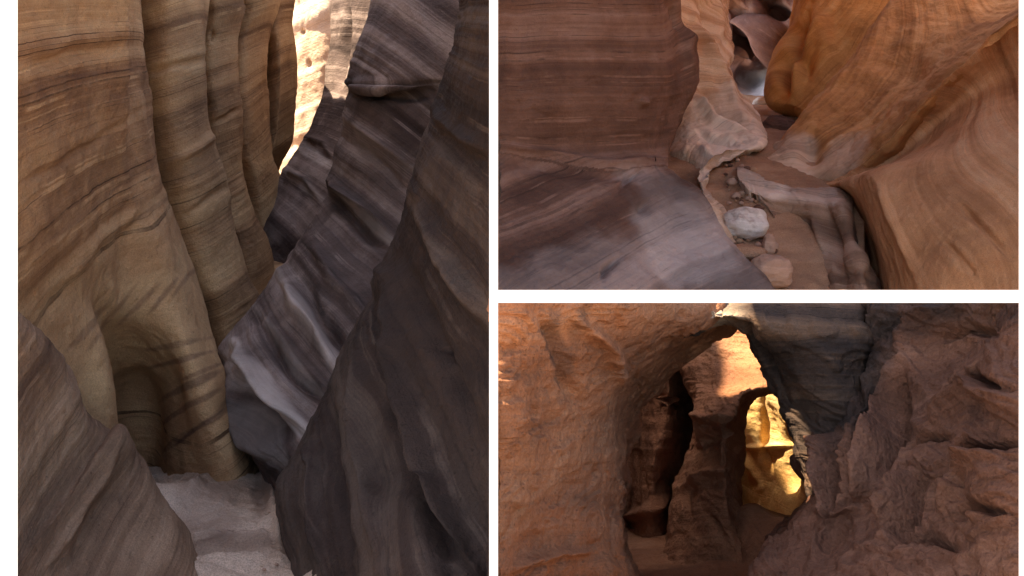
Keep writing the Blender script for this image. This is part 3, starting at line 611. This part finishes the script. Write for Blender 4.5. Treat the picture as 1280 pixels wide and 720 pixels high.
    boulder('boulder', 966, 338, 7.25, (.145, .13, .108), M['tanstone'], 83, 'rounded tan boulder nearest the lower edge of the gully', 'boulder', 'boulders on the gully bed')
    boulder('boulder', 951, 128, 14.2, (.1, .09, .065), M['stone'], 84, 'small white stone far up the gully on the pale patch', 'boulder', 'boulders on the gully bed')
    boulder('boulder', 973, 158, 11.2, (.19, .2, .13), M['maroon'], 85, 'rounded brown boulder lying under the hollowed orange wall', 'boulder', 'boulders on the gully bed')
    boulder('gravel_heap', 932, 316, 7.55, (.15, .14, .06), M['wetsand'], 86, 'low crumbling heap of brown gravel below the white boulder', 'gravel heap', None)
    rnd = random.Random(5)
    for i in range(130):
        py = rnd.uniform(195, 352); t = (py - 195) / 157
        px = rnd.uniform(905 + 10 * t, 938 + 45 * t)
        Y = np.interp(py, [192, 215, 245, 285, 330, 375], [9.7, 9.15, 8.65, 8.1, 7.55, 7.05]) - .03
        sz = rnd.uniform(.008, .026) if i % 7 else rnd.uniform(.03, .05)
        boulder('pebble', px, py, Y, (sz, sz, sz * .7), M[rnd.choice(['tanstone', 'maroon', 'wetsand'])], 200 + i, 'small brown pebble scattered on the sandy gully bed', 'pebble', 'pebbles on the gully bed', res=10, k=K)

def boulder(name, px, py, Y, r, m, seed, label, cat, group, stain=0, res=56, k=None, rot=0):
    k = k or K
    th = np.linspace(0, math.pi, res)[:, None]; ph = np.linspace(0, 2 * math.pi, 2 * res, endpoint=False)[None]
    D = np.stack([np.sin(th) * np.cos(ph), np.sin(th) * np.sin(ph), np.cos(th) + 0 * ph], -1)
    rr = 1 + .17 * fbm(D * 1.1 + seed, 2, seed) + .025 * fbm(D * 7 + seed, 3, seed + 1)
    Q = D * rr[..., None]
    Q = Q * np.array(r) * k
    c = np.array(P(px, py, Y * k))
    n, w = Q.shape[:2]
    V = (Q).reshape(-1, 3)
    faces = []
    for i in range(n - 1):
        for j in range(w):
            a, b = i * w + j, i * w + (j + 1) % w
            faces.append((a, a + w, b + w, b))
    st = np.clip(fbm(D * 5 + seed, 3, seed + 3) - .15, 0, 1) * 2 * stain
    o = mesh_obj(name, V, faces, m, {'strata': V[:, 2] + .1 * V[:, 0], 'stain': st.ravel()})
    o.location = c
    return tag(o, label, cat, group)
left_canyon()
upper_canyon()

# ================================================================== LOWER RIGHT OPENING: cave with an arch and a golden alcove
def lower_canyon():
    edge = [(372.5, 905, 3.75), (392, 893, 3.65), (406, 868, 3.58), (420, 845, 3.55), (440, 818, 3.52), (465, 795, 3.5), (490, 777, 3.48), (520, 768, 3.46), (550, 765, 3.44), (590, 763, 3.42), (620, 763, 3.4), (650, 765, 3.36), (690, 772, 3.3), (720, 786, 3.25), (780, 812, 3.15), (850, 840, 3.0)]
    rows = []
    for py, px, Y in edge:
        t = max(0, min(1, (py - 369) / 60)); lo = max(0, min(1, (py - 590) / 60))
        bx = 19 * (1 - .7 * lo)
        rows.append([(617, py, 3.1), (619.5, py, 2.74), (628, py, 2.66), (670 + (px - 765) * .15, py, 2.86), (715 + (px - 765) * .45, py, 3.08), (px - 20, py, Y - .13), (px - 4, py, Y - .03), (px + 1, py, Y + .03), (px + bx * .5, py + 8 * (1 - lo), Y + .36), (px + bx, py + 16 * (1 - lo), Y + .62), (px + bx - 2, py + 18 * (1 - lo), Y + .74)])
    o = rock('rock_wall', rows, M['rust'], (420, 360), .03, fade_u=.11, shell=True, und=(.03, 1.6), ledge=(.006, 5), rough=(.006, 14), seed=91, chip=.014,
             lines=[[(640, 600), (700, 610), (760, 600)], [(650, 450), (710, 420), (790, 390)], [(640, 680), (700, 690)]],
             grooves=[([(650, 385), (690, 420), (700, 470), (730, 520)], 8, -.03), ([(700, 380), (760, 430), (770, 480)], 7, .03), ([(640, 715), (690, 690), (740, 690)], 5, .03)],
             stains=[(690, 420, 14, 60, -20, .6), (720, 395, 10, 40, 10, .4)])
    tag(o, 'rough rust brown wall filling the left of the cave up to the arch', 'rock wall')
    inner = [(836, 440, 3.86), (862, 416, 3.66), (890, 407, 3.65), (925, 414, 3.68), (944, 440, 3.68), (960, 470, 3.66), (974, 500, 3.62), (988, 528, 3.58), (997, 562, 3.52), (1004, 595, 3.46), (1010, 640, 3.4), (1005, 690, 3.3)]
    outer = [(780, 373, 3.8), (830, 373, 3.86), (885, 373, 3.88), (950, 373, 3.84), (1015, 373, 3.76), (1070, 374, 3.7), (1085, 420, 3.6), (1084, 470, 3.55), (1080, 530, 3.5), (1075, 580, 3.45), (1075, 630, 3.4), (1070, 690, 3.35)]
    cols = []
    for i, (a, b) in enumerate(zip(inner, outer)):
        top = 1 if i < 5 else max(0, 1 - (i - 4) * .35)
        L = lambda t, dy: (a[0] * (1 - t) + b[0] * t, a[1] * (1 - t) + b[1] * t, a[2] * (1 - t) + b[2] * t + dy)
        cols.append([(a[0] + 8, a[1] - 6, a[2] + .3), (a[0] + 1, a[1] - 1, a[2] + .16), a, L(.12, -.06), L(.4, -.14 - .06 * top), L(.75, -.12 - .03 * top), b, (b[0], b[1] + 1, b[2] + .5)])
    rows = [[cols[i][j] for i in range(len(cols))] for j in range(8)]
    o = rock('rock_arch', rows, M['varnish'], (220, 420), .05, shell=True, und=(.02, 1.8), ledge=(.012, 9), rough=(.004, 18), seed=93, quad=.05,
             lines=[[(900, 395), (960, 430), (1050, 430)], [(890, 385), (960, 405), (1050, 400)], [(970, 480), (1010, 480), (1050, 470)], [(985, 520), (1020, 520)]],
             chip=.012, stains=[(860, 388, 75, 20, 5, .9)], grooves=[([(880, 400), (935, 408), (955, 440), (985, 505)], 5, -.04)])  # pale patch puts the sunlit look of the arch top into its colour
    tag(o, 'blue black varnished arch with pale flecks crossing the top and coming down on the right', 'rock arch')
    nose = [(402, 1040, 4.5), (436, 1035, 4.45), (464, 1022, 4.4), (479, 994, 4.4), (487, 960, 4.4), (497, 936, 4.4), (522, 922, 4.38), (560, 918, 4.35), (600, 921, 4.3), (640, 930, 4.22), (680, 944, 4.15), (720, 958, 4.05), (790, 975, 3.9)]
    lf = [846, 846, 858, 861, 862, 862, 863, 862, 852, 842, 836, 828, 815]
    rows = []
    for (py, px, Y), l in zip(nose, lf):
        w = px - l
        Y += .35 + .35 * max(0, min(1, (520 - py) / 100))
        rows.append([(l + 15, py, Y + .8), (l + 3, py, Y + .35), (l, py, Y + .12), (l + w * .2, py, Y - .02), (l + w * .45, py, Y - .16), (l + w * .75, py, Y - .26), (px - 2, py, Y - .22), (px + 4, py, Y - .02), (px + 5, py, Y + .3)])
    o = rock('rock_pillar', rows, M['rust'], (320, 220), .06, (.05, 1.8), (.02, 6), (.006, 14), seed=95, shell=True, chip=.008,
             lines=[[(865, 570), (890, 560), (915, 565)], [(865, 620), (890, 600), (920, 605)], [(870, 480), (900, 470), (950, 480)]],
             grooves=[([(870, 560), (890, 545), (918, 535)], 6, -.05), ([(850, 610), (880, 590), (918, 588)], 5, .05), ([(880, 640), (893, 660), (905, 680)], 4, -.04), ([(868, 520), (890, 525), (918, 520)], 5, .06), ([(862, 470), (864, 520), (862, 560)], 6, -.06)],
             stains=[(905, 445, 22, 34, 0, .3), (900, 540, 16, 36, 0, .2)])
    tag(o, 'brown rock pillar standing between the dark cave and the golden alcove', 'rock pillar')
    rows = [[(690, py, 4.9), (750, py, 5.4), (785, py, 5.7), (815, py, 5.5 - .2 * (py > 520)), (840, py, 5.4 + .25 * (py > 600)), (870, py, 5.75), (910, py, 5.95)] for py in (436, 455, 470, 510, 560, 610, 660, 720, 800)]
    o = rock('rock_wall', rows, M['rust'], (240, 200), .06, (.05, 1.2), (.02, 5), (.006, 14), seed=97, shell=True,
             lines=[[(790, 560), (825, 555), (855, 565)], [(795, 620), (830, 610), (850, 600)], [(820, 500), (850, 505)]], grooves=[([(818, 500), (858, 506)], 4, -.08), ([(780, 650), (810, 640), (835, 610)], 5, .05)])
    tag(o, 'brown back wall inside the cave, seen through the arch left of the pillar', 'rock wall')
    rows = [[(880, py, 6.3), (905, py, 6.2), (925, py, 6.05), (945, py, 5.8), (962, py, 5.72), (985, py, 5.5), (1010, py, 5.2), (1060, py, 4.9)] for py in (430, 490, 530, 570, 610, 650, 690, 740)]
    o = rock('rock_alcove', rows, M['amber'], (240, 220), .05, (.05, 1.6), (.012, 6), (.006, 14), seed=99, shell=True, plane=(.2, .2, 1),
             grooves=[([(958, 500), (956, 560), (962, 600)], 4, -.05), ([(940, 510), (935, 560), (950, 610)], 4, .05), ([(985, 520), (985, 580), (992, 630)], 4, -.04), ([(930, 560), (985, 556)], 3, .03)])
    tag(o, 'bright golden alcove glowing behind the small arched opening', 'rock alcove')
    rows = [[(905, 640, 5.1), (935, 625, 5.0), (965, 640, 4.95), (990, 648, 4.9), (1030, 640, 4.9)], [(915, 650, 4.6), (940, 640, 4.5), (965, 648, 4.45), (985, 650, 4.4), (1020, 650, 4.4)], [(925, 690, 4.3), (945, 685, 4.2), (965, 670, 4.2), (990, 665, 4.1), (1020, 670, 4.0)], [(930, 760, 4.0), (950, 760, 3.9), (970, 760, 3.9), (995, 760, 3.8), (1030, 760, 3.7)]]
    o = rock('rock_sill', rows, M['rust'], (120, 140), (0, .2, -.6), (.03, 2.2), (.01, 6), (.006, 14), seed=101)
    tag(o, 'smooth tan rock sill at the foot of the golden alcove', 'rock sill')
    sil = [(369, 1064, 3.72), (400, 1068, 3.66), (435, 1068, 3.6), (470, 1062, 3.52), (505, 1056, 3.46), (540, 1050, 3.4), (575, 1040, 3.35), (605, 1026, 3.3), (632, 1010, 3.26), (655, 988, 3.24), (680, 965, 3.2), (705, 948, 3.15), (740, 932, 3.1), (800, 915, 3.0)]
    rows = []
    for py, px, Y in sil:
        e = 1300
        rows.append([(px + 10, py, Y + .9), (px + 2, py, Y + .3), (px, py, Y), (px + (e - px) * .08, py, Y - .1), (px + (e - px) * .22, py, Y - .2 + .05 * math.sin(py * .04)), (px + (e - px) * .42, py, Y - .34), (px + (e - px) * .7, py, Y - .55), (e, py, Y - .85), (e + 240, py, Y - .95)])
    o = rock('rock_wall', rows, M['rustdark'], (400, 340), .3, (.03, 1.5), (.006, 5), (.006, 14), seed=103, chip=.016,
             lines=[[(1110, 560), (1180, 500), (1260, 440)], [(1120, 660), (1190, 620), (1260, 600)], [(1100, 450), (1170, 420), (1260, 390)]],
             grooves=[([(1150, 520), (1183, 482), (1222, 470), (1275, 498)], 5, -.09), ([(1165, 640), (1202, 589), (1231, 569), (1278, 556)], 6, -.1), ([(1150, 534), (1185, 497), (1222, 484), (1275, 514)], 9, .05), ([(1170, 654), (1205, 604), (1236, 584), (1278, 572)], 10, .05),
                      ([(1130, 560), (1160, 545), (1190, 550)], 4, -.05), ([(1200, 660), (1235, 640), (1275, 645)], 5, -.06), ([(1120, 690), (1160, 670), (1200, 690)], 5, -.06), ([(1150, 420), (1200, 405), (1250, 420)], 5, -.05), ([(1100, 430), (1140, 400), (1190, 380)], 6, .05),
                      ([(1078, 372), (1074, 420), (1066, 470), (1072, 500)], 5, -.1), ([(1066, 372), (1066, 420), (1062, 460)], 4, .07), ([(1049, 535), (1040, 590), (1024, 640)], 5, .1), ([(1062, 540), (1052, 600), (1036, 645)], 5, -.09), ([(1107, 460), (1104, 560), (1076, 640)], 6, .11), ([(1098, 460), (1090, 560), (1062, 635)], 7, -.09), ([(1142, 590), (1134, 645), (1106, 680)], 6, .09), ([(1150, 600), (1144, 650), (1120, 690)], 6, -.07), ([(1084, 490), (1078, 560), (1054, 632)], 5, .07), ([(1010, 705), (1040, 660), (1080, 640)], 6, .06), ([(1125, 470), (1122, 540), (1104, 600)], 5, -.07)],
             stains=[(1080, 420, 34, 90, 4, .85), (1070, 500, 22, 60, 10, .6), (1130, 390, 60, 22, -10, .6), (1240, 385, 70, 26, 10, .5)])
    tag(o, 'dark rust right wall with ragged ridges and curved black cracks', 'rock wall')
    rows = [[(px, py, Y) for px in (720, 780, 840, 900, 960, 1040)] for py, Y in ((830, 3.3), (770, 3.6), (725, 4.0), (698, 4.5), (672, 5.2), (655, 5.9))]
    o = rock('canyon_floor', rows, M['rust'], (120, 160), (0, 0, -1), (.03, 2), (0, 5), (.01, 12), seed=105)
    tag(o, 'brown sandy floor of the cave', 'floor', kind='structure')
lower_canyon()
